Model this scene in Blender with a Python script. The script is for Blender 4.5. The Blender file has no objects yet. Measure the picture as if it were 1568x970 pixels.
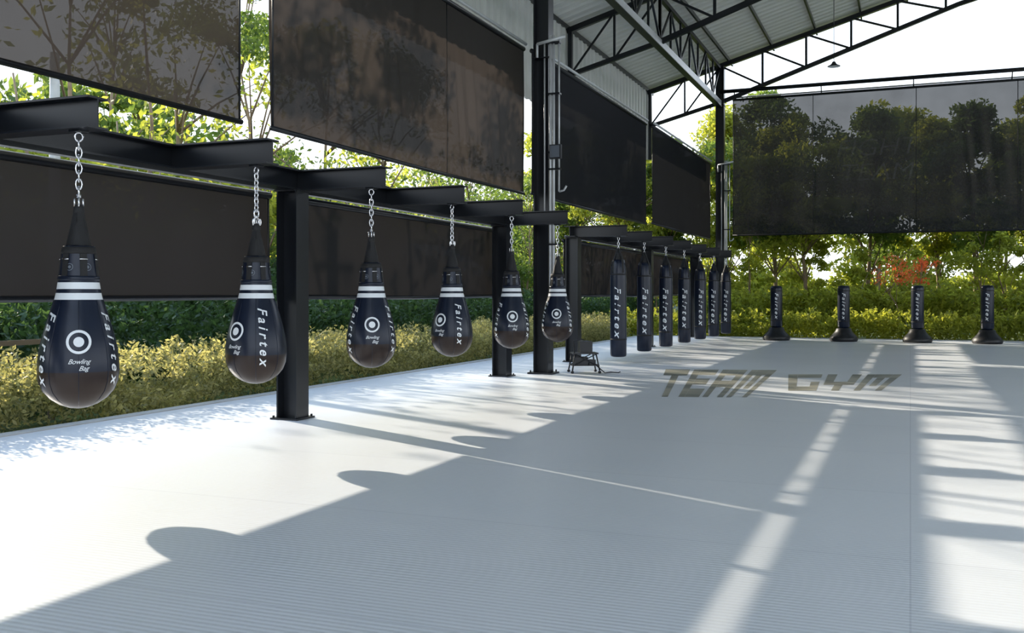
import bpy, math, random
import numpy as np
from mathutils import Vector, Matrix
random.seed(7); rng=np.random.default_rng(11)
scene=bpy.context.scene
COL=scene.collection
# ------------------------------------------------------------ materials
def newmat(name):
    m=bpy.data.materials.new(name); m.use_nodes=True
    nt=m.node_tree; nt.nodes.clear()
    out=nt.nodes.new('ShaderNodeOutputMaterial')
    return m,nt,out
def pbr(name,col,rough=.5,metal=0,noise=0,nscale=8,bump=0,coat=0,spec=.5):
    m,nt,out=newmat(name)
    b=nt.nodes.new('ShaderNodeBsdfPrincipled')
    b.inputs['Base Color'].default_value=(*col,1); b.inputs['Roughness'].default_value=rough
    b.inputs['Metallic'].default_value=metal; b.inputs['Coat Weight'].default_value=coat
    b.inputs['Specular IOR Level'].default_value=spec
    nt.links.new(b.outputs[0],out.inputs[0])
    tc=nt.nodes.new('ShaderNodeTexCoord')
    n=nt.nodes.new('ShaderNodeTexNoise'); n.inputs['Scale'].default_value=nscale; n.inputs['Detail'].default_value=5
    nt.links.new(tc.outputs['Object'],n.inputs['Vector'])
    if noise>0:
        r=nt.nodes.new('ShaderNodeMixRGB'); r.blend_type='MIX'
        r.inputs[1].default_value=(*[c*(1-noise) for c in col],1); r.inputs[2].default_value=(*[min(1,c*(1+noise)) for c in col],1)
        nt.links.new(n.outputs['Fac'],r.inputs[0]); nt.links.new(r.outputs[0],b.inputs['Base Color'])
    if bump>0:
        bp=nt.nodes.new('ShaderNodeBump'); bp.inputs['Strength'].default_value=bump; bp.inputs['Distance'].default_value=.01
        nt.links.new(n.outputs['Fac'],bp.inputs['Height']); nt.links.new(bp.outputs[0],b.inputs['Normal'])
    return m
M_steel=pbr('black_painted_steel',(.008,.010,.014),.30,0,.3,3,.05,.0,.4)
M_galv=pbr('galvanised_steel',(.6,.62,.64),.42,.35,.15,5)
M_chrome=pbr('chain_steel',(.75,.75,.77),.22,1)
M_bag=pbr('black_leather',(.007,.012,.028),.29,0,.3,6,.15,.0,.38)
M_bagbot=pbr('brown_black_leather',(.024,.015,.013),.31,0,.3,6,.15,.0,.32)
M_strap=pbr('black_webbing',(.010,.010,.011),.7,0,.3,40,.3)
M_white=pbr('white_print',(.8,.84,.88),.45,0,.05,10)
M_grey=pbr('grey_print',(.12,.14,.17),.5,0,.05,10)
M_plastic=pbr('black_plastic',(.010,.011,.014),.42,0,.3,10,.1)
M_roof=pbr('white_metal_sheet',(.78,.77,.73),.5,0,.08,2)
M_fascia=pbr('pale_metal_sheet',(.76,.76,.73),.5,0,.12,2)
M_bark=pbr('bark',(.26,.19,.12),.9,0,.5,6,.6)
M_conc=pbr('concrete',(.5,.5,.48),.85,0,.2,4,.2)
M_wallw=pbr('white_plaster',(.6,.68,.7),.8,0,.1,2)
M_rooft=pbr('bluegrey_roof',(.25,.38,.42),.7,0,.1,2)
M_wood=pbr('weathered_wood',(.25,.2,.15),.85,0,.3,5,.3)

def mat_logo():
    m,nt,out=newmat('worn_floor_print'); N=nt.nodes.new; L=nt.links.new
    b=N('ShaderNodeBsdfPrincipled'); b.inputs['Roughness'].default_value=.42; b.inputs['Specular IOR Level'].default_value=.4; L(b.outputs[0],out.inputs[0])
    tc=N('ShaderNodeTexCoord'); n=N('ShaderNodeTexNoise'); n.inputs['Scale'].default_value=.9; n.inputs['Detail'].default_value=2; L(tc.outputs['Object'],n.inputs['Vector'])
    cr=N('ShaderNodeValToRGB'); e=cr.color_ramp.elements; e[0].position=.36; e[0].color=(.17,.175,.14,1); e[1].position=.66; e[1].color=(.52,.49,.39,1)
    L(n.outputs['Fac'],cr.inputs[0]); L(cr.outputs[0],b.inputs['Base Color']); return m
M_logo=mat_logo()

def mat_floor():
    m,nt,out=newmat('white_training_mat'); N=nt.nodes.new; L=nt.links.new
    b=N('ShaderNodeBsdfPrincipled'); b.inputs['Roughness'].default_value=.36; b.inputs['Specular IOR Level'].default_value=.5
    L(b.outputs[0],out.inputs[0])
    tc=N('ShaderNodeTexCoord')
    n=N('ShaderNodeTexNoise'); n.inputs['Scale'].default_value=.7; n.inputs['Detail'].default_value=6; L(tc.outputs['Object'],n.inputs['Vector'])
    cr=N('ShaderNodeMixRGB'); cr.inputs[1].default_value=(.75,.79,.84,1); cr.inputs[2].default_value=(.83,.86,.895,1); L(n.outputs['Fac'],cr.inputs[0])
    br=N('ShaderNodeTexBrick'); br.inputs['Scale'].default_value=1; br.inputs['Mortar Size'].default_value=.005; br.inputs['Brick Width'].default_value=60.0; br.inputs['Row Height'].default_value=2.0; br.offset=0
    br.inputs['Color1'].default_value=(1,1,1,1); br.inputs['Color2'].default_value=(.98,.98,.98,1); br.inputs['Mortar'].default_value=(.82,.82,.84,1)
    L(tc.outputs['Object'],br.inputs['Vector'])
    mu=N('ShaderNodeMixRGB'); mu.blend_type='MULTIPLY'; mu.inputs[0].default_value=1; L(cr.outputs[0],mu.inputs[1]); L(br.outputs[0],mu.inputs[2])
    w=N('ShaderNodeTexWave'); w.bands_direction='Y'; w.inputs['Scale'].default_value=7.0; w.inputs['Distortion'].default_value=.5
    L(tc.outputs['Object'],w.inputs['Vector'])
    wm=N('ShaderNodeMixRGB'); wm.blend_type='MULTIPLY'; wm.inputs[2].default_value=(.955,.955,.96,1); L(w.outputs['Fac'],wm.inputs[0]); L(mu.outputs[0],wm.inputs[1])
    L(wm.outputs[0],b.inputs['Base Color'])
    bp=N('ShaderNodeBump'); bp.inputs['Strength'].default_value=.32; bp.inputs['Distance'].default_value=.004
    L(w.outputs['Fac'],bp.inputs['Height']); L(bp.outputs[0],b.inputs['Normal'])
    return m
M_floor=mat_floor()

def mat_ground():
    m,nt,out=newmat('grass_ground'); N=nt.nodes.new; L=nt.links.new
    b=N('ShaderNodeBsdfPrincipled'); b.inputs['Roughness'].default_value=.95; L(b.outputs[0],out.inputs[0])
    tc=N('ShaderNodeTexCoord'); n=N('ShaderNodeTexNoise'); n.inputs['Scale'].default_value=1.5; n.inputs['Detail'].default_value=10
    L(tc.outputs['Object'],n.inputs['Vector'])
    cr=N('ShaderNodeValToRGB'); e=cr.color_ramp.elements; e[0].color=(.03,.05,.012,1); e[0].position=.3; e[1].color=(.2,.26,.06,1); e[1].position=.75
    L(n.outputs['Fac'],cr.inputs[0]); L(cr.outputs[0],b.inputs['Base Color'])
    return m
M_ground=mat_ground()

def mat_shade(name,col,trans,tl,gl=.04):
    m,nt,out=newmat(name); N=nt.nodes.new; L=nt.links.new
    d=N('ShaderNodeBsdfDiffuse'); d.inputs[0].default_value=(*col,1)
    t=N('ShaderNodeBsdfTranslucent'); t.inputs[0].default_value=(*tl,1)
    tp=N('ShaderNodeBsdfTransparent')
    g=N('ShaderNodeBsdfGlossy'); g.inputs['Roughness'].default_value=.45; g.inputs[0].default_value=(.25,.25,.27,1)
    a=N('ShaderNodeAddShader'); L(d.outputs[0],a.inputs[0]); L(t.outputs[0],a.inputs[1])
    mg=N('ShaderNodeMixShader'); mg.inputs[0].default_value=gl; L(a.outputs[0],mg.inputs[1]); L(g.outputs[0],mg.inputs[2])
    mx=N('ShaderNodeMixShader'); L(mg.outputs[0],mx.inputs[1]); L(tp.outputs[0],mx.inputs[2])
    tc=N('ShaderNodeTexCoord'); n=N('ShaderNodeTexNoise'); n.inputs['Scale'].default_value=1.2; n.inputs['Detail'].default_value=4; L(tc.outputs['Object'],n.inputs['Vector'])
    mr=N('ShaderNodeMapRange'); mr.inputs['To Min'].default_value=trans*.7; mr.inputs['To Max'].default_value=trans*1.3; L(n.outputs['Fac'],mr.inputs[0]); L(mr.outputs[0],mx.inputs[0])
    L(mx.outputs[0],out.inputs[0])
    return m
M_shadeA=mat_shade('brown_mesh_fabric',(.022,.021,.020),.034,(.014,.0115,.0100))
M_shadeU=mat_shade('dark_brown_mesh_fabric',(.022,.0205,.019),.007,(.018,.0145,.0125))
M_shadeC=mat_shade('charcoal_mesh_fabric',(.016,.017,.020),.003,(.003,.003,.003))
M_shadeL=mat_shade('dark_mesh_fabric_low',(.014,.0145,.0158),.008,(.0052,.0046,.0044))
M_shadeB=mat_shade('mesh_fabric_back',(.012,.013,.014),.088,(.007,.007,.007))

def mat_leaf(name,c1,c2,tr=.5,trs=1.6,tint=(1.1,1,.6)):
    m,nt,out=newmat(name); N=nt.nodes.new; L=nt.links.new
    g=N('ShaderNodeNewGeometry'); tc=N('ShaderNodeTexCoord')
    n=N('ShaderNodeTexNoise'); n.inputs['Scale'].default_value=.6; L(tc.outputs['Object'],n.inputs['Vector'])
    ad=N('ShaderNodeMath'); ad.operation='MULTIPLY_ADD'; ad.inputs[1].default_value=.5; L(g.outputs['Random Per Island'],ad.inputs[0])
    h=N('ShaderNodeMath'); h.operation='MULTIPLY'; h.inputs[1].default_value=.6; L(n.outputs['Fac'],h.inputs[0]); L(h.outputs[0],ad.inputs[2])
    c=N('ShaderNodeMixRGB'); c.inputs[1].default_value=(*c1,1); c.inputs[2].default_value=(*c2,1); L(ad.outputs[0],c.inputs[0])
    b=N('ShaderNodeBsdfPrincipled'); b.inputs['Roughness'].default_value=.5; b.inputs['Specular IOR Level'].default_value=.3; L(c.outputs[0],b.inputs['Base Color'])
    t=N('ShaderNodeBsdfTranslucent')
    tcol=N('ShaderNodeMixRGB'); tcol.blend_type='MULTIPLY'; tcol.inputs[0].default_value=1; tcol.inputs[2].default_value=(trs*tint[0],trs*tint[1],trs*tint[2],1); L(c.outputs[0],tcol.inputs[1])
    L(tcol.outputs[0],t.inputs[0])
    mx=N('ShaderNodeMixShader'); mx.inputs[0].default_value=tr; L(b.outputs[0],mx.inputs[1]); L(t.outputs[0],mx.inputs[2]); L(mx.outputs[0],out.inputs[0])
    return m
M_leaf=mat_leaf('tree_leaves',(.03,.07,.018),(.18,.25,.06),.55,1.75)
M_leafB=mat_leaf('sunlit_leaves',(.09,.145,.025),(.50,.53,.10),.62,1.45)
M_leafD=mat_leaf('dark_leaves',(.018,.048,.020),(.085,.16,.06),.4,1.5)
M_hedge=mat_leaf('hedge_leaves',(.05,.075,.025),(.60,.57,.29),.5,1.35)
M_flower=mat_leaf('orange_red_petals',(.85,.10,.03),(.95,.30,.08),.5,1.0,(1,1,1))

# ------------------------------------------------------------ mesh builder
class MB:
    def __init__(s): s.v=[];s.f=[];s.m=[];s.sm=[]
    def add(s,v,f,mi=0,smooth=False):
        o=len(s.v); s.v+= [tuple(p) for p in v]
        for q in f: s.f.append([i+o for i in q]); s.m.append(mi); s.sm.append(smooth)
    def box(s,a,b,mi=0):
        x0,y0,z0=a;x1,y1,z1=b
        s.add([(x0,y0,z0),(x1,y0,z0),(x1,y1,z0),(x0,y1,z0),(x0,y0,z1),(x1,y0,z1),(x1,y1,z1),(x0,y1,z1)],
              [(3,2,1,0),(4,5,6,7),(0,1,5,4),(1,2,6,5),(2,3,7,6),(3,0,4,7)],mi)
    def bar(s,p0,p1,w,h=None,mi=0,up=(0,0,1)):
        h=h or w
        p0=Vector(p0);p1=Vector(p1);d=(p1-p0).normalized();u=Vector(up)
        if abs(d.dot(u))>.98:u=Vector((0,1,0))
        a=d.cross(u).normalized();b=a.cross(d).normalized()
        vs=[p+a*sx*w/2+b*sy*h/2 for p in(p0,p1) for sx,sy in((-1,-1),(1,-1),(1,1),(-1,1))]
        s.add(vs,[(3,2,1,0),(4,5,6,7),(0,1,5,4),(1,2,6,5),(2,3,7,6),(3,0,4,7)],mi)
    def tube(s,pts,r,mi=0,n=10,closed=False,radii=None):
        P=[Vector(p) for p in pts];N=len(P);vs=[];prev=None
        for i in range(N):
            if closed: t=(P[(i+1)%N]-P[i-1])
            else: t=P[min(i+1,N-1)]-P[max(i-1,0)]
            t.normalize()
            if prev is None:
                a=t.orthogonal().normalized()
            else:
                a=(prev-t*prev.dot(t)).normalized()
            prev=a;b=t.cross(a)
            rr=radii[i] if radii else r
            for k in range(n):
                th=2*math.pi*k/n; vs.append(P[i]+(a*math.cos(th)+b*math.sin(th))*rr)
        fs=[]
        for i in range(N if closed else N-1):
            j=(i+1)%N
            for k in range(n):
                l=(k+1)%n; fs.append((i*n+k,i*n+l,j*n+l,j*n+k))
        if not closed: fs+= [tuple(range(n))[::-1],tuple((N-1)*n+k for k in range(n))]
        s.add(vs,fs,mi,True)
    def lathe(s,prof,c=(0,0,0),n=32,mi=0,mfun=None):
        o=len(s.v)
        vs=[]
        for z,r in prof:
            for k in range(n):
                th=2*math.pi*k/n; vs.append((c[0]+r*math.cos(th),c[1]+r*math.sin(th),c[2]+z))
        s.v+=vs
        for i in range(len(prof)-1):
            mm=mfun((prof[i][0]+prof[i+1][0])/2) if mfun else mi
            for k in range(n):
                l=(k+1)%n; s.f.append([o+i*n+k,o+i*n+l,o+(i+1)*n+l,o+(i+1)*n+k]); s.m.append(mm); s.sm.append(True)
    def obj(s,name,mats,parent=None,loc=None,rot=None,bevel=0):
        me=bpy.data.meshes.new(name); me.from_pydata(s.v,[],s.f); me.update()
        for m in mats: me.materials.append(m)
        me.polygons.foreach_set('material_index',s.m); me.polygons.foreach_set('use_smooth',s.sm); me.update()
        o=bpy.data.objects.new(name,me); COL.objects.link(o)
        if parent: o.parent=parent
        if loc: o.location=loc
        if rot: o.rotation_euler=rot
        return o
def hbeam(mb,p0,p1,w,h,tf=.018,tw=.014,up=(0,0,1),mi=0):
    """H section; flanges are normal to 'up'"""
    p0=Vector(p0);p1=Vector(p1);u=Vector(up)
    mb.bar(p0+u*(h/2-tf/2),p1+u*(h/2-tf/2),w,tf,mi,up); mb.bar(p0-u*(h/2-tf/2),p1-u*(h/2-tf/2),w,tf,mi,up)
    mb.bar(p0,p1,tw,h-2*tf,mi,up)

def text_mesh(txt,size=1,shear=0,bold=.0,space=1.0):
    cu=bpy.data.curves.new('t','FONT'); cu.body=txt; cu.size=size; cu.shear=shear; cu.offset=bold; cu.space_character=space
    cu.align_x='CENTER'; cu.align_y='CENTER'; cu.resolution_u=3
    o=bpy.data.objects.new('t',cu); COL.objects.link(o); bpy.context.view_layer.update()
    me=bpy.data.meshes.new_from_object(o)
    v=[tuple(x.co) for x in me.vertices]; f=[tuple(p.vertices) for p in me.polygons]
    bpy.data.objects.remove(o); bpy.data.curves.remove(cu); bpy.data.meshes.remove(me)
    return v,f
T_side=text_mesh('Fairtex',1,.3,.015,1.5)
T_bowl=text_mesh('Bowling\n     Bag',1,.45,.0,.95)

# ------------------------------------------------------------ camera
cam=bpy.data.cameras.new('camera'); cam.lens=34.9; cam.sensor_width=36; cam.shift_y=-.0223; cam.clip_end=500
co=bpy.data.objects.new('camera',cam); COL.objects.link(co); co.location=(0,0,1.5)
YAW=math.atan(610/1520); co.rotation_euler=(math.pi/2,0,YAW); scene.camera=co

# ------------------------------------------------------------ sun + sky
SUN=Vector((1,-.49,-.432)).normalized()
sl=bpy.data.lights.new('sun','SUN'); sl.energy=7.2; sl.angle=math.radians(.6); sl.color=(1,.895,.74)
so=bpy.data.objects.new('sun',sl); COL.objects.link(so); so.rotation_euler=SUN.to_track_quat('-Z','Y').to_euler(); so.location=(-30,20,20)
w=bpy.data.worlds.new('world'); scene.world=w; w.use_nodes=True; nt=w.node_tree; nt.nodes.clear()
out=nt.nodes.new('ShaderNodeOutputWorld'); bg=nt.nodes.new('ShaderNodeBackground'); nt.links.new(bg.outputs[0],out.inputs[0])
tc=nt.nodes.new('ShaderNodeTexCoord'); sp=nt.nodes.new('ShaderNodeSeparateXYZ'); nt.links.new(tc.outputs['Generated'],sp.inputs[0])
cr=nt.nodes.new('ShaderNodeValToRGB'); nt.links.new(sp.outputs['Z'],cr.inputs[0])
e=cr.color_ramp.elements; e[0].position=0; e[0].color=(.92,.96,1,1); e[1].position=.8; e[1].color=(.42,.62,.98,1)
x=cr.color_ramp.elements.new(.3); x.color=(.78,.88,1,1)
nt.links.new(cr.outputs[0],bg.inputs[0]); bg.inputs[1].default_value=1.9
scene.view_settings.view_transform='Standard'; scene.view_settings.exposure=.25

# ------------------------------------------------------------ floor and ground
mb=MB(); mb.box((-8.8,-8,-.22),(22,34.6,0)); mb.obj('floor',[M_floor])
mb=MB(); mb.add([(-120,-60,-.22),(120,-60,-.22),(120,160,-.22),(-120,160,-.22)],[(0,1,2,3)]); mb.obj('ground',[M_ground])
mb=MB(); mb.box((-8.98,-8,-.22),(-8.8,34.78,.015)); mb.box((-8.8,34.6,-.22),(22,34.78,.015)); mb.obj('trim_floor_curb',[M_conc])
# worn block lettering printed on the mat: thick slanted strokes
mb=MB()
def stroke(bl,br,tr,tl,segs):
    BL,BR,TR,TL=[Vector(q) for q in(bl,br,tr,tl)]
    def P(s,t): p=BL.lerp(BR,s).lerp(TL.lerp(TR,s),t); return (p.x,p.y,.0025)
    for (s0,t0,s1,t1) in segs: mb.add([P(s0,t0),P(s1,t0),P(s1,t1),P(s0,t1)],[(0,1,2,3)])
LET={'T':[(0,.72,1,1),(.35,0,.65,.715)],'E':[(0,0,.3,1),(.305,.75,1,1),(.305,.38,.9,.6),(.305,0,1,.24)],
     'A':[(0,0,.28,1),(.72,0,1,1),(.285,.74,.715,1),(.285,.3,.715,.52)],'M':[(0,0,.24,1),(.38,.25,.62,.76),(.76,0,1,1),(.245,.765,.755,1)],
     'G':[(0,0,.28,1),(.285,.76,1,1),(.285,0,1,.22),(.72,.225,1,.5)],'Y':[(0,.5,.28,1),(.72,.5,1,1),(0,.32,1,.495),(.36,0,.64,.315)]}
def floorword(txt,bl,br,tr,tl):
    n=len(txt); segs=[]
    for i,ch in enumerate(txt):
        a=i/n; b=(i+.86)/n
        segs+= [(a+(b-a)*s0,t0,a+(b-a)*s1,t1) for s0,t0,s1,t1 in LET[ch]]
    stroke(bl,br,tr,tl,segs)
floorword('TEAM',(-3.45,14.15),(-2.15,14.6),(-2.35,20.0),(-4.5,19.4))
floorword('GYM',(-1.75,15.8),(-.35,16.4),(-.05,19.8),(-2.1,19.0))
mb.obj('floor_logo',[M_logo])

# ------------------------------------------------------------ bag support frames
def frame(y0,y1,posts,bags,name):
    mb=MB()
    hbeam(mb,(-6.88,y0,2.86),(-6.88,y1,2.86),.26,.24)
    for y in posts:
        hbeam(mb,(-6.89,y,0.02),(-6.89,y,2.74),.26,.28,.02,.016,up=(1,0,0))
        mb.box((-7.08,y-.19,0),(-6.70,y+.19,.02))
        mb.box((-7.05,y-.15,2.72),(-6.73,y+.15,2.742))
        for sx in(-1,1):
            for sy in(-1,1): mb.tube([(-6.89+sx*.16,y+sy*.16,.02),(-6.89+sx*.16,y+sy*.16,.045)],.014,n=6)
    for y in bags:
        hbeam(mb,(-6.87,y,2.86),(-5.66,y,2.86),.2,.24,.016,.012)
        mb.box((-5.9,y-.05,2.722),(-5.8,y+.05,2.742))
    return mb.obj(name,[M_steel])
bags1=[3.56+2.2*i for i in range(7)]; bags2=[20.75+2.24*i for i in range(7)]
frame(1.0,17.0,[3.5,10.09,16.68],bags1,'steel_gantry')
frame(20.5,34.4,[20.8,27.45,34.1],bags2,'steel_gantry')

# ------------------------------------------------------------ bags
def chain(mb,x,y,z0,z1,mi=2):
    L=.085; n=max(2,round((z1-z0)/(L*.72))); st=(z1-z0)/n
    for i in range(n):
        zc=z0+st*(i+.5); pts=[]
        for k in range(12):
            th=2*math.pi*k/12; a=.022*math.cos(th); b=(st*.5+.012)*math.sin(th)
            pts.append((x+(a if i%2 else 0),y+(0 if i%2 else a),zc+b))
        mb.tube(pts,.0065,mi,6,closed=True)
PROF=[(.63,.002),(.64,.07),(.665,.135),(.71,.2),(.77,.25),(.84,.277),(.92,.286),(1.0,.282),(1.1,.268),(1.2,.245),(1.3,.218),(1.4,.187),(1.455,.170),(1.46,.169),(1.505,.159),(1.51,.158),(1.535,.154),(1.54,.153),(1.585,.147),(1.59,.146),(1.68,.131),(1.80,.118),(1.86,.112),(1.865,.0)]
def prad(z):
    for (a,ra),(b,rb) in zip(PROF,PROF[1:]):
        if a<=z<=b: return ra+(rb-ra)*(z-a)/(b-a)
    return .1
def wrap(mb,tm,rf,ang0,zc,sc,mi,vertical=False,off=.004,sx=1):
    v,f=tm; vs=[]
    for x,y,z in v:
        if vertical: a=y*sc*sx; b=-x*sc     # reads downward
        else: a=x*sc; b=y*sc
        z=zc+b; r=rf(z)+off; th=ang0+a/max(r,.05); vs.append((r*math.cos(th),r*math.sin(th),z))
    mb.add(vs,f,mi)
def bagmat(z):
    if 1.457<z<1.507 or 1.537<z<1.587: return 1
    if z<.95: return 3
    return 0
def ringlogo(mb,rf,ang,zc,R,mi):
    for ra,rb in((R*.78,R),(0.0,R*.42)):
        vs=[];n=28
        for k in range(n):
            th=2*math.pi*k/n
            for rr in(ra,rb):
                z=zc+rr*math.sin(th); r=rf(z)+.004; a=ang+rr*math.cos(th)/r; vs.append((r*math.cos(a),r*math.sin(a),z))
        mb.add(vs,[(2*k,2*k+1,(2*k+3)%(2*n),(2*k+2)%(2*n)) for k in range(n)],mi)
def teardrop(x,y,rotdeg):
    mb=MB(); camang=math.atan2(-y,-x)
    mb.lathe(PROF,n=40,mfun=bagmat)
    for k in range(8):
        a=2*math.pi*k/8
        mb.tube([((prad(z)+.001)*math.cos(a),(prad(z)+.001)*math.sin(a),z) for z in (.66,.71,.77,.84,.92,1.0,1.1,1.2,1.3,1.4,1.45)],.0025,0,5)
    mb.lathe([(1.60,.1455),(1.605,.150),(1.63,.147),(1.635,.141)],n=40,mi=0)
    mb.lathe([(1.80,.120),(1.803,.126),(1.85,.119),(1.853,.113)],n=40,mi=4)
    for k in range(6):
        a=2*math.pi*(k+.25)/6; c,s_=math.cos(a),math.sin(a)
        mb.bar((.116*c,.116*s_,1.70),(.022*c,.022*s_,2.16),.045,.006,4,up=(c,s_,0))
        mb.bar((.140*c,.140*s_,1.62),(.122*c,.122*s_,1.80),.05,.008,4,up=(c,s_,0))
        mb.tube([(.128*c-.03*s_,.128*s_+.03*c,1.76),(.128*c+.03*s_,.128*s_-.03*c,1.76)],.005,2,6)
    mb.lathe([(2.10,.03),(2.12,.042),(2.17,.034),(2.18,.008)],n=16,mi=4)
    mb.lathe([(1.865,.09),(2.0,.062),(2.12,.03)],n=16,mi=4)
    for dz in(2.20,2.27):
        mb.tube([(.03*math.cos(t),0,dz+.04*math.sin(t)) for t in [2*math.pi*k/12 for k in range(12)]],.009,2,6,closed=True)
    for k in range(3):
        a=2*math.pi*k/3; mb.tube([(.035*math.cos(a)+.012*math.cos(t),.035*math.sin(a),2.19+.03*math.sin(t)) for t in [2*math.pi*j/10 for j in range(10)]],.007,2,6,closed=True)
    mb.lathe([(2.225,.006),(2.23,.018),(2.25,.018),(2.255,.006)],n=12,mi=2)
    chain(mb,0,0,2.30,2.66)
    mb.tube([(0,.028*math.cos(t),2.69+.034*math.sin(t)) for t in [2*math.pi*k/12 for k in range(12)]],.008,2,6,closed=True)
    ringlogo(mb,prad,0,1.145,.088,1)
    wrap(mb,T_bowl,prad,0,.975,.05,1)
    for s in(-1.05,1.05,math.pi):
        wrap(mb,T_side,prad,s,1.10,.125,1,True)
    for s in(-.5,.5,2.2,-2.2):
        ringlogo(mb,prad,s,1.70,.028,5)
    return mb.obj('teardrop_punching_bag',[M_bag,M_white,M_chrome,M_bagbot,M_strap,M_grey],loc=(x,y,0),rot=(0,0,camang+math.radians(rotdeg)))
for y,r in zip(bags1[1:],[0,-46,2,-38,3,-4]): teardrop(-5.85,y,r)
teardrop(-5.85,bags1[0],10)
LP=[(.13,.002),(.135,.12),(.15,.16),(.18,.172),(.6,.176),(1.2,.175),(1.8,.172),(2.0,.166),(2.15,.150),(2.23,.13),(2.235,.0)]
def lrad(z):
    for (a,ra),(b,rb) in zip(LP,LP[1:]):
        if a<=z<=b: return ra+(rb-ra)*(z-a)/(b-a)
    return .17
def longbag(x,y,rd):
    mb=MB(); camang=math.atan2(-y,-x)
    mb.lathe(LP,n=32)
    for z in(.5,1.9): mb.lathe([(z,.1705),(z+.003,.178),(z+.03,.178),(z+.033,.1705)],n=32,mi=4)
    for k in range(4):
        a=2*math.pi*(k+.5)/4;c,s_=math.cos(a),math.sin(a)
        mb.bar((.170*c,.170*s_,1.95),(.135*c,.135*s_,2.24),.05,.008,4,up=(c,s_,0))
        mb.bar((.135*c,.135*s_,2.22),(.02*c,.02*s_,2.48),.04,.006,4,up=(c,s_,0))
    mb.lathe([(2.23,.11),(2.36,.07),(2.47,.02),(2.475,.0)],n=16,mi=4)
    chain(mb,0,0,2.44,2.72)
    wrap(mb,T_side,lrad,0,1.12,.25,1,True,sx=.75); wrap(mb,T_side,lrad,math.pi,1.12,.25,1,True,sx=.75)
    for s in(-1.3,1.3): mb.tube([((lrad(z)+.001)*math.cos(s),(lrad(z)+.001)*math.sin(s),z) for z in(.2,.6,1.2,1.8,2.1)],.004,5,5)
    return mb.obj('long_punching_bag',[M_bag,M_white,M_chrome,M_bagbot,M_strap,M_grey],loc=(x,y,0),rot=(0,0,camang+math.radians(rd)))
for y,r in zip(bags2,[-8,6,-5,3,8,-6,0]): longbag(-5.85,y,r)

def fsb(x,y):
    mb=MB(); camang=math.atan2(-y,-x)
    mb.lathe([(0,.0),(0,.40),(.05,.43),(.11,.425),(.17,.39),(.25,.31),(.33,.25),(.40,.225),(.42,.20),(.42,.16)],n=32,mi=0)
    mb.lathe([(.40,.15),(.44,.15),(.445,.175),(.46,.185),(1.0,.187),(1.66,.185),(1.72,.175),(1.75,.14),(1.755,.0)],n=32,mi=3)
    for z in(.62,1.58): mb.lathe([(z,.186),(z+.003,.191),(z+.02,.191),(z+.023,.186)],n=32,mi=2)
    wrap(mb,T_side,lambda z:.187,0,1.12,.19,1,True,sx=.75)
    mb.tube([(.41*math.cos(t),.41*math.sin(t),.12) for t in [2*math.pi*k/32 for k in range(32)]],.012,2,6,closed=True)
    mb.obj('free_standing_punching_bag',[M_plastic,M_white,M_strap,M_bag],loc=(x,y,0),rot=(0,0,camang))
def Xat(u,Y):
    rd=(u-784)/1520; s,c=.3725,.928
    return (rd*c*Y-s*Y)/(c+s*rd)
for u in(1189,1292,1405,1512,1622): fsb(Xat(u,32.9),32.9)

# ------------------------------------------------------------ columns
CX=-6.4; CY=[-1.2,17.53,36.25]; RX=18.4
def column(x,y,pipes):
    mb=MB()
    hbeam(mb,(x,y,.03),(x,y,9.75),.28,.30,.022,.016,up=(1,0,0))
    mb.box((x-.24,y-.22,-.2 if y>34 else 0),(x+.24,y+.22,.03))
    for sx in(-1,1):
        for sy in(-1,1):
            mb.tube([(x+sx*.19,y+sy*.18,.03),(x+sx*.19,y+sy*.18,.07)],.016,n=6)
    for z in(2.9,5.9,8.3): mb.box((x-.17,y-.15,z),(x+.17,y+.15,z+.02))
    if pipes:
        for i,(dx,z0,z1) in enumerate([(.19,1.62,6.3),(.25,1.55,6.3),(.35,3.4,6.25),(.06,2.95,6.2)]):
            mb.tube([(x+dx,y-.14+i*.015,z0),(x+dx,y-.14+i*.015,z1)],.026 if i<2 else .018,1,8)
        mb.tube([(x+.19,y-.14,1.62),(x+.2,y-.14,1.55),(x+.22,y-.14,1.53),(x+.24,y-.13,1.55),(x+.25,y-.125,1.62)],.024,1,8)
        for z in(2.4,3.8,5.2,6.15): mb.box((x+.15,y-.18,z),(x+.38,y-.06,z+.03),0)
        mb.tube([(x-.05,y-.2,6.15),(x+.5,y-.2,6.25)],.03,1,8)
        mb.tube([(x-.05,y-.2,6.15),(x-.05,y-.2,5.9)],.025,1,8)
        mb.tube([(x+.35,y-.1,3.4),(x+.45,y-.12,3.42),(x+.5,y-.12,3.5)],.02,1,8)
    mb.obj('steel_column',[M_steel,M_galv])
for i,y in enumerate(CY):
    column(CX,y,i>0); column(RX,y,False)
mb=MB(); mb.box((-6.2,17.3,4.0),(-5.98,17.38,4.26)); mb.box((-6.18,17.28,4.02),(-6.0,17.30,4.24),1); mb.bar((-6.27,17.4,4.13),(-6.1,17.36,4.13),.04)
for k in range(5): mb.box((-6.19+k*.045,17.38,4.03),(-6.18+k*.045,17.42,4.23))
mb.obj('wall_floodlight',[M_plastic,M_grey])

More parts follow.
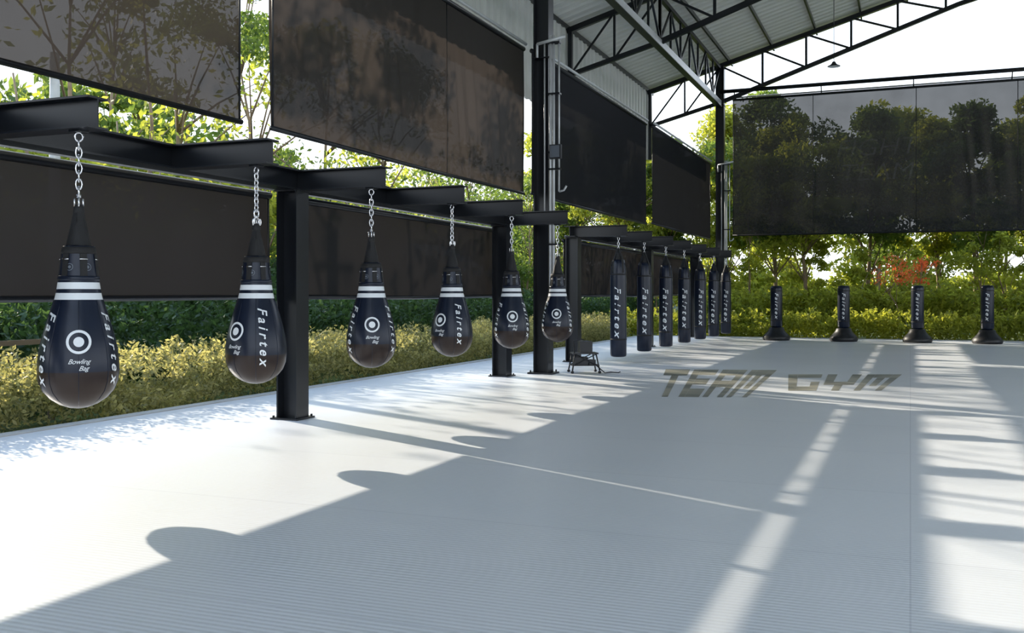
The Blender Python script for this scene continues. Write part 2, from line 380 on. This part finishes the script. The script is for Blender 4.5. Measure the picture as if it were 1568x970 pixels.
# ------------------------------------------------------------ roof
EX,EZ,SL,RIDGE=-9.1,9.1,.285,6.0
def rz(x): return EZ+SL*(x-EX) if x<=RIDGE else EZ+SL*(RIDGE-EX)-SL*(x-RIDGE)
Y0,Y1=-8,37.2
def corr(name,mat,ptsA,yA,yB,amp=.035,pitch=.2,nrm=(0,0,1)):
    mb=MB(); ys=[];hs=[];y=yA
    while y<yB:
        for d,h in((0,0),(.1,0),(.125,1),(.175,1)): ys.append(y+d*pitch/.2); hs.append(h*amp)
        y+=pitch
    vs=[];K=len(ptsA)
    for yy,h in zip(ys,hs):
        for (px,pz) in ptsA: vs.append((px+nrm[0]*h,yy,pz+nrm[2]*h))
    fs=[(i*K+k,i*K+k+1,(i+1)*K+k+1,(i+1)*K+k) for i in range(len(ys)-1) for k in range(K-1)]
    mb.add(vs,fs); return mb.obj(name,[mat])
corr('roof_sheet',M_roof,[(EX-.3,rz(EX-.3)+.1),(RIDGE,rz(RIDGE)+.1),(21.1+.3,rz(21.4)+.1)],Y0,Y1,pitch=.4,amp=.06)
corr('wall_left_fascia',M_fascia,[(EX-.05,6.5),(EX-.05,EZ)],Y0,36.3,pitch=.4,amp=.06,nrm=(1,0,0))
mb=MB(); 
x=EX
while x<21.2:
    mb.bar((x,Y0+.05,rz(x)+.02),(x,Y1-.1,rz(x)+.02),.06,.13); x+=1.5
mb.obj('roof_purlins',[M_steel])
def truss(y,w=.12):
    mb=MB()
    for sgn in(1,-1):
        def P(x): return x if sgn==1 else 2*RIDGE-x
        top=lambda x:(P(x),y,rz(P(x))-.10)
        def botz(x): return 8.44+.345*(x-CX) if x<1.5 else 8.44+.345*7.9+.26*(x-1.5)
        bot=lambda x:(P(x),y,min(botz(x),rz(P(x))-.42))
        mb.bar(top(EX),top(RIDGE),w+.01,w+.03); 
        mb.bar(bot(CX),bot(1.5),w+.01,w+.02); mb.bar(bot(1.5),bot(RIDGE),w+.01,w+.02)
        xs=[CX+i*1.5 for i in range(9)]
        for i in range(len(xs)):
            if xs[i]>RIDGE: break
            mb.bar(bot(xs[i]),top(xs[i]),.08)
            if i+1<len(xs) and xs[i+1]<=RIDGE: mb.bar(top(xs[i]),bot(xs[i+1]),.065)
        e0=(P(EX+.1),y,7.75)
        mb.bar(bot(CX),e0,w,w); mb.bar(e0,top(EX+.1),w)
        xx=EX+.1+(CX-EX-.1)*.5; bz=7.75+(8.44-7.75)*.5
        mb.bar((P(xx),y,bz),top(xx),.06); mb.bar(e0,top(xx),.05); mb.bar((P(xx),y,bz),top(CX),.05)
        mb.bar((P(EX+.1),y,6.5),(P(EX+.1),y,7.75),.12)
    mb.obj('roof_truss',[M_steel])
for y in(-1.2,8.2,17.53,26.9,36.25): truss(y)
for x in(CX,RX):
  for yA,yB in((-1.04,17.37),(17.69,36.09)):
    mb=MB()
    mb.bar((x,yA,9.68),(x,yB,9.68),.12,.12)
    mb.box((x-.07,yA,8.26),(x+.07,yB,8.48),1)
    mb.box((x-.10,yA,8.24),(x+.10,yB,8.262),0)
    n=14
    for i in range(n):
        a=yA+(yB-yA)*i/n; b=yA+(yB-yA)*(i+1)/n
        mb.bar((x,a,8.48),(x,a,9.65),.06); mb.bar((x,a,8.48 if i%2 else 9.65),(x,b,9.65 if i%2 else 8.48),.055)
    mb.obj('eave_lattice_girder',[M_steel,M_galv])
# ------------------------------------------------------------ shades
def shade(name,axis,c,a0,a1,z0,z1,mat,amp=.03,seams=(),rail=True,seed=0,botbar=.03,wr=None):
    mb=MB(); na=max(8,int((a1-a0)/.06)); nz=24; vs=[]
    rs=random.Random(seed); ph=[rs.uniform(0,6) for _ in range(6)]
    for i in range(na+1):
        a=a0+(a1-a0)*i/na
        for j in range(nz+1):
            t=j/nz; z=z0+(z1-z0)*t
            d=amp*(math.sin(a*1.1+ph[0]+t*.8)*.6+math.sin(a*3.7+ph[1]+t*2.2)*.22*(1-t*.6)+math.sin(a*8.5+ph[2]-t*3)*.10*(1.1-t))*math.sin(math.pi*min(1,max(0,.12+.8*t)))
            if wr:
                for (wa,ww,wz) in wr:
                    q=(a-wa-(t-wz)*-.45)/ww
                    if abs(q)<3: d+=.06*math.exp(-q*q)*math.sin(q*2.2)*math.exp(-((t-wz)/.3)**2)
            sag=-.02*math.sin(math.pi*i/na)*(1-t)
            vs.append((c+d,a,z+sag) if axis=='x' else (a,c+d,z+sag))
    fs=[(i*(nz+1)+j,(i+1)*(nz+1)+j,(i+1)*(nz+1)+j+1,i*(nz+1)+j+1) for i in range(na) for j in range(nz)]
    mb.add(vs,fs,0,True)
    P=(lambda a,z,o=0:(c+o,a,z)) if axis=='x' else (lambda a,z,o=0:(a,c+o,z))
    mb.tube([P(a0,z0),P((a0+a1)/2,z0-.02),P(a1,z0)],botbar,1,8)
    if rail:
        mb.tube([P(a0,z1),P(a1,z1)],.045,1,8); mb.tube([P(a0,z1+.09,.05),P(a1,z1+.09,.05)],.03,2,8)
    for q in list(seams)+[a0+.03,a1-.03]:
        mb.tube([P(q,z0),P(q,z1)],.012,1,6)
    return mb.obj(name,[mat,M_steel,M_galv])
SX=-6.72
shade('mesh_sun_screen','x',SX,-7.5,8.88,3.36,6.08,M_shadeA,seams=(3.0,),seed=1)
shade('mesh_sun_screen','x',SX,9.42,17.32,3.38,6.08,M_shadeU,amp=.06,seams=(14.0,),seed=2,wr=[(14.6,.12,.35),(15.0,.15,.45),(12.3,.13,.3),(11.0,.15,.25),(16.0,.2,.4),(10.2,.2,.5)])
shade('mesh_sun_screen','x',SX,17.75,26.6,3.42,6.15,M_shadeC,seams=(),seed=3)
shade('mesh_sun_screen','x',SX,27.3,36.0,3.48,6.2,M_shadeC,seams=(),seed=4)
LX=-7.16
shade('low_mesh_sun_screen','x',LX,-7.5,10.0,1.46,2.68,M_shadeL,seed=5)
shade('low_mesh_sun_screen','x',LX,10.2,17.2,1.46,2.68,M_shadeL,seed=6)
shade('low_mesh_sun_screen','x',LX,20.9,34.3,1.46,2.68,M_shadeL,seed=7)
s1,s2=Xat(1245,36.5),Xat(1403,36.5)
shade('mesh_sun_screen','y',36.5,-6.0,RX-.3,3.62,8.55,M_shadeB,amp=.08,seams=(s1,s2,s2+3.1,s2+6.2,s2+9.3),seed=8,rail=True,wr=[(2.4,.2,.5),(3.0,.2,.55),(1.9,.15,.5)])
mb=MB(); mb.tube([(CX,36.2,8.82),(RX,36.2,8.82)],.07,n=8)
for k in range(9): mb.tube([(CX+3*k+.5,36.2,8.82),(CX+3*k+.5,36.44,8.55)],.02,n=6)
mb.obj('screen_hanging_pipe',[M_steel])
v,f=text_mesh('FIGHT\nTEAM',1,.2,-.01); xm=Xat(1340,36.3); mb=MB(); mb.add([(xm+x*.95,36.36,6.1+y*.85) for x,y,z in v],f); 
M_print=mat_shade('mesh_print',(.14,.145,.15),.80,(.10,.10,.10)); mb.obj('screen_emblem',[M_print])

# ------------------------------------------------------------ pendant lamp
def pend(u,v,depth):
    r=(u-784)/1520*depth; x=-.3725*depth+.928*r; y=.928*depth+.3725*r; z=1.5+(450-v)/1520*depth
    mb=MB(); mb.lathe([(0,.17),(.015,.18),(.06,.09),(.10,.06),(.14,.04),(.15,.0)],c=(0,0,0),n=24,mi=0)
    mb.lathe([(.0,.0),(.0,.16)],n=24,mi=1); mb.tube([(0,0,.14),(0,0,rz(x)-z-.1)],.010,0,6)
    mb.obj('pendant_lamp',[M_steel,M_white],loc=(x,y,z))
pend(1277,102,28)

# ------------------------------------------------------------ equipment cart beside the column
mb=MB()
for sx in(-1,1):
    for sy in(-1,1):
        mb.tube([(sx*.26,sy*.2,.05),(sx*.2,sy*.16,.36)],.014,0,8); mb.lathe([(-.03,.0),(-.03,.02),(-.015,.03),(.01,.03),(.02,.0)],c=(sx*.26,sy*.2,.03),n=10,mi=0)
mb.tube([(-.24,-.19,.14),(.2,-.16,.36)],.01,0,6); mb.tube([(.24,-.19,.14),(-.2,-.16,.36)],.01,0,6); mb.tube([(-.24,.19,.14),(.2,.16,.36)],.01,0,6)
mb.box((-.26,-.2,.14),(.26,.2,.155)); mb.box((-.24,-.19,.36),(.24,.19,.385))
mb.box((-.10,-.12,.385),(.14,.12,.60)); mb.box((-.2,-.14,.155),(.05,.12,.30)); mb.box((.08,-.13,.155),(.2,.05,.25))
mb.lathe([(.0,.07),(.01,.075),(.012,.04)],c=(.02,0,.60),n=16,mi=1)
mb.tube([(.2,-.1,.155),(.35,-.25,.012),(.5,-.05,.01),(.62,-.2,.01),(.7,0,.01)],.01,0,6)
mb.tube([(-.22,-.18,.385),(-.24,-.2,.62),(-.05,-.2,.64)],.01,0,6)
mb.obj('equipment_cart',[M_plastic,M_grey],loc=(-5.75,18.0,0),rot=(0,0,.5))

# ------------------------------------------------------------ vegetation
ISL=.432
def incorr(x,y,z):
    xf=x+z/ISL; yf=y-.49*z/ISL
    return (-8.6<xf<1.6) and -6<yf<14
def corridor_keep(C):  # foliage is cut away along the sun's path to keep the floor lit
    xf=C[:,0]+C[:,2]/ISL; yf=C[:,1]-.49*C[:,2]/ISL
    inc=(xf>-8.6)&(xf<1.6)&(yf>-6)
    p=np.where(yf<11,.995,np.where(yf<17,.95,.85))
    return ~(inc&(rng.random(len(C))<p)&(C[:,2]>0.9))
def leaves_mesh(C,size,aspect=.45):
    n=len(C)
    a=rng.normal(size=(n,3)); a/=np.linalg.norm(a,axis=1)[:,None]
    b=np.cross(a,rng.normal(size=(n,3))); b/=np.linalg.norm(b,axis=1)[:,None]
    s=(size*(.6+.8*rng.random(n)))[:,None]
    V=np.stack([C-a*s,C+b*s*aspect,C+a*s,C-b*s*aspect],1).reshape(-1,3)
    return V
def make_plant(name,V,mat,wood=None):
    nq=len(V)//4
    wv=np.array(wood.v,dtype=float).reshape(-1,3) if wood and wood.v else np.zeros((0,3))
    allv=np.vstack([V,wv]); me=bpy.data.meshes.new(name)
    me.vertices.add(len(allv)); me.vertices.foreach_set('co',allv.ravel())
    wf=[[i+len(V) for i in q] for q in wood.f] if wood else []
    lt=[4]*nq+[len(q) for q in wf]; li=list(range(len(V)))+[i for q in wf for i in q]
    me.loops.add(len(li)); me.loops.foreach_set('vertex_index',li)
    me.polygons.add(len(lt)); st=np.concatenate([[0],np.cumsum(lt)[:-1]]).astype(np.int32)
    me.polygons.foreach_set('loop_start',st); me.polygons.foreach_set('loop_total',lt)
    me.materials.append(mat); me.materials.append(M_bark)
    me.polygons.foreach_set('material_index',[0]*nq+[1]*len(wf)); me.update(calc_edges=True); me.validate()
    o=bpy.data.objects.new(name,me); COL.objects.link(o); return o
def blobpts(c,r,n):
    d=rng.normal(size=(n,3)); d/=np.linalg.norm(d,axis=1)[:,None]
    rad=(rng.random(n)**.45)[:,None]
    return np.array(c)+d*rad*np.array(r)
def tree(x,y,h,rad,mat,nblob=30,nl=150,leaf=.13,base=.3,corr=True,name='tree'):
    wd=MB(); pts=[];r0=.035*h*random.uniform(.5,.8)*.5
    lean=(random.uniform(-.6,.6),random.uniform(-.6,.6)); N=6
    for i in range(N+1):
        t=i/N; pts.append((x+lean[0]*t*t+random.uniform(-.1,.1)*t,y+lean[1]*t*t+random.uniform(-.1,.1)*t,-.25+t*h*.75))
    wd.tube(pts,.1,0,8,radii=[r0*(1-.75*i/N) for i in range(N+1)])
    Cs=[]
    for b in range(nblob):
        th=random.uniform(0,6.283); q=random.random(); zz=h*(base+(1-base)*random.random())
        env=math.sin(math.pi*min(1,max(.12,(zz/h-base)/(1-base)*.85+.12)))
        rr=rad*env*math.sqrt(q); c=(x+lean[0]*.6+rr*math.cos(th),y+lean[1]*.6+rr*math.sin(th),zz)
        br=random.uniform(.5,1.05)*rad*.33
        Cs.append(blobpts(c,(br,br,br*.65),nl))
        if b%2==0 and not (corr and incorr(*c)):
            k=min(N,max(1,int(zz/h/.75*N)-1)); p=Vector(pts[k]); c_=Vector(c); mid=(p+c_)/2+Vector((0,0,.15))
            wd.tube([p,mid,c_],.02,0,5,radii=[r0*.35,r0*.22,.012])
    C=np.vstack(Cs)
    if corr: C=C[corridor_keep(C)]
    C=C[C[:,2]>-.1]
    return make_plant(name,leaves_mesh(C,leaf),mat,wd)
random.seed(21)
for y in (3.5,15.6,18.2,22.5,26.5,31,35.5,40,45,50,55):
    tree(-15.5+random.uniform(-1.2,1.2),y,random.uniform(8,10.5) if y<30 else random.uniform(6,7.5),random.uniform(2.6,3.4),M_leafB if int(y)%3==0 else M_leaf,44,230,.09,.28)
for y in (3,18.5,22,26,30,34.5,39,44,49.5,55,60):
    tree(-21+random.uniform(-2,2),y,random.uniform(9,12.5) if y<34 else random.uniform(7,8.5),random.uniform(3.2,4.2),M_leaf if int(y)%2 else M_leafB,46,240,.13,.2)
for y in (6,24,30,36,42,48,55,62,70):
    tree(-31+random.uniform(-3,3),y,random.uniform(12,15) if y<40 else random.uniform(8,10),random.uniform(4.5,6),M_leaf,44,220,.22,.1,corr=True)
# back trees
for i in range(17):
    X=-14.5+i*2.2+random.uniform(-.7,.7)
    tree(X,44.5+random.uniform(-2,2),random.uniform(8.2,10.4),random.uniform(2.3,3.1),M_leafB if i%2 else M_leaf,48,250,.11,.38,corr=False)
for i in range(12):
    X=-20+i*4.2+random.uniform(-1.5,1.5)
    tree(X,60+random.uniform(-3,3),random.uniform(9,12),random.uniform(2.8,4.0),M_leafB,44,190,.17,.12,corr=False)
for i in range(16):   # slender understorey saplings
    X=-12+i*2.0+random.uniform(-.8,.8)
    tree(X,41.5+random.uniform(-1,1.5),random.uniform(3.2,5.0),random.uniform(.9,1.5),M_leafB,18,120,.08,.25,corr=False,name='sapling')
# hedges
def hedge(name,x0,x1,y0,y1,h,n,leaf,mat,bump=.25,zb=-.2,corr=False,sprig=0):
    X=x0+(x1-x0)*rng.random(n); Y=y0+(y1-y0)*rng.random(n)
    top=h*(1+bump*(np.sin(X*2.3+Y*1.9)*.4+np.sin(Y*.83+X*1.1)*.5+np.sin(X*5.1-Y*4.3)*.35+np.sin(Y*7.7+X*3)*.2))
    edge=np.minimum(X-x0,x1-X)/(x1-x0); top=top*(.72+.28*np.clip(edge*4,0,1))
    Z=zb+(top-zb)*(rng.random(n)**.45)
    Z+=rng.normal(size=n)*.03*h
    C=np.stack([X,Y,Z],1)
    if sprig:
        px=x0+(x1-x0)*rng.random(sprig); py=y0+(y1-y0)*rng.random(sprig)
        pz=h*(.75+.35*rng.random(sprig)); dx=rng.normal(size=sprig)*.18; dy=rng.normal(size=sprig)*.18; L=.12+.30*rng.random(sprig)
        t=rng.random((sprig,14)); S=np.stack([px[:,None]+dx[:,None]*t,py[:,None]+dy[:,None]*t,pz[:,None]+L[:,None]*t],2).reshape(-1,3)
        S+=rng.normal(size=S.shape)*.02; C=np.vstack([C,S])
    if corr: C=C[corridor_keep(C)]
    return make_plant(name,leaves_mesh(C,leaf),mat)
hedge('clipped_hedge',-10.7,-9.15,1,34,.46,90000,.036,M_hedge,.75,sprig=3200)
hedge('clipped_hedge',-10.6,22,35.0,35.95,.62,30000,.07,M_leafB,.4,sprig=800)
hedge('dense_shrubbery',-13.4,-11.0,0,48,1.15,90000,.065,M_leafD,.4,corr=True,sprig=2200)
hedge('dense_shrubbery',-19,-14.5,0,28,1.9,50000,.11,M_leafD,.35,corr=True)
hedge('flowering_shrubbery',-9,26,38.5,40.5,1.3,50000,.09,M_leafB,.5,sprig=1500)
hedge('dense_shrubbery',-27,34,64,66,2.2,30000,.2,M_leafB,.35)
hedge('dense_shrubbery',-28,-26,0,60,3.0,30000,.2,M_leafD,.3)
for u in(1380,1402):
    tree(Xat(u,37.6),37.6,2.75,1.1,M_flower,12,30,.055,.70,corr=False,name='red_flowering_shrub')

# ------------------------------------------------------------ background buildings, rail and pole
def house(x0,x1,y0,y1,h):
    mb=MB(); mb.box((x0,y0,-.2),(x1,y1,h))
    mb.add([(x0-.5,y0-.5,h),(x1+.5,y0-.5,h),(x1+.5,y1+.5,h),(x0-.5,y1+.5,h),((x0+x1)/2,y0-.5,h+1.2),((x0+x1)/2,y1+.5,h+1.2)],[(0,1,4),(2,3,5),(1,2,5,4),(3,0,4,5)],1)
    mb.box((x1,y0+1,.8),(x1+.03,y0+2.4,1.9),2); mb.box((x0+1,y0-.03,.8),(x0+2.0,y0,1.7),2); mb.box((x0+2.4,y0-.03,-.2),(x0+3.1,y0,1.7),2)
    mb.obj('white_outbuilding',[M_wallw,M_rooft,M_plastic])
house(-18.5,-14.6,31.8,33.8,2.1)
house(-15,-11,50.5,53,2.3)
mb=MB(); mb.tube([(0,0,-.3),(0,0,6.8)],.13,radii=[.15,.10]); mb.bar((0,-.5,6.3),(0,.5,6.3),.08); mb.obj('utility_pole',[M_conc],loc=(Xat(84,16.5),16.5,0))
mb=MB()
for y in(4.5,6.6,8.7,10.2): mb.bar((-10.85,y,-.22),(-10.85,y,.92),.07,up=(1,0,0))
for z in(.62,.86): mb.bar((-10.8,4.4,z),(-10.8,10.3,z),.03,.07)
mb.obj('wooden_rail_fence',[M_wood])
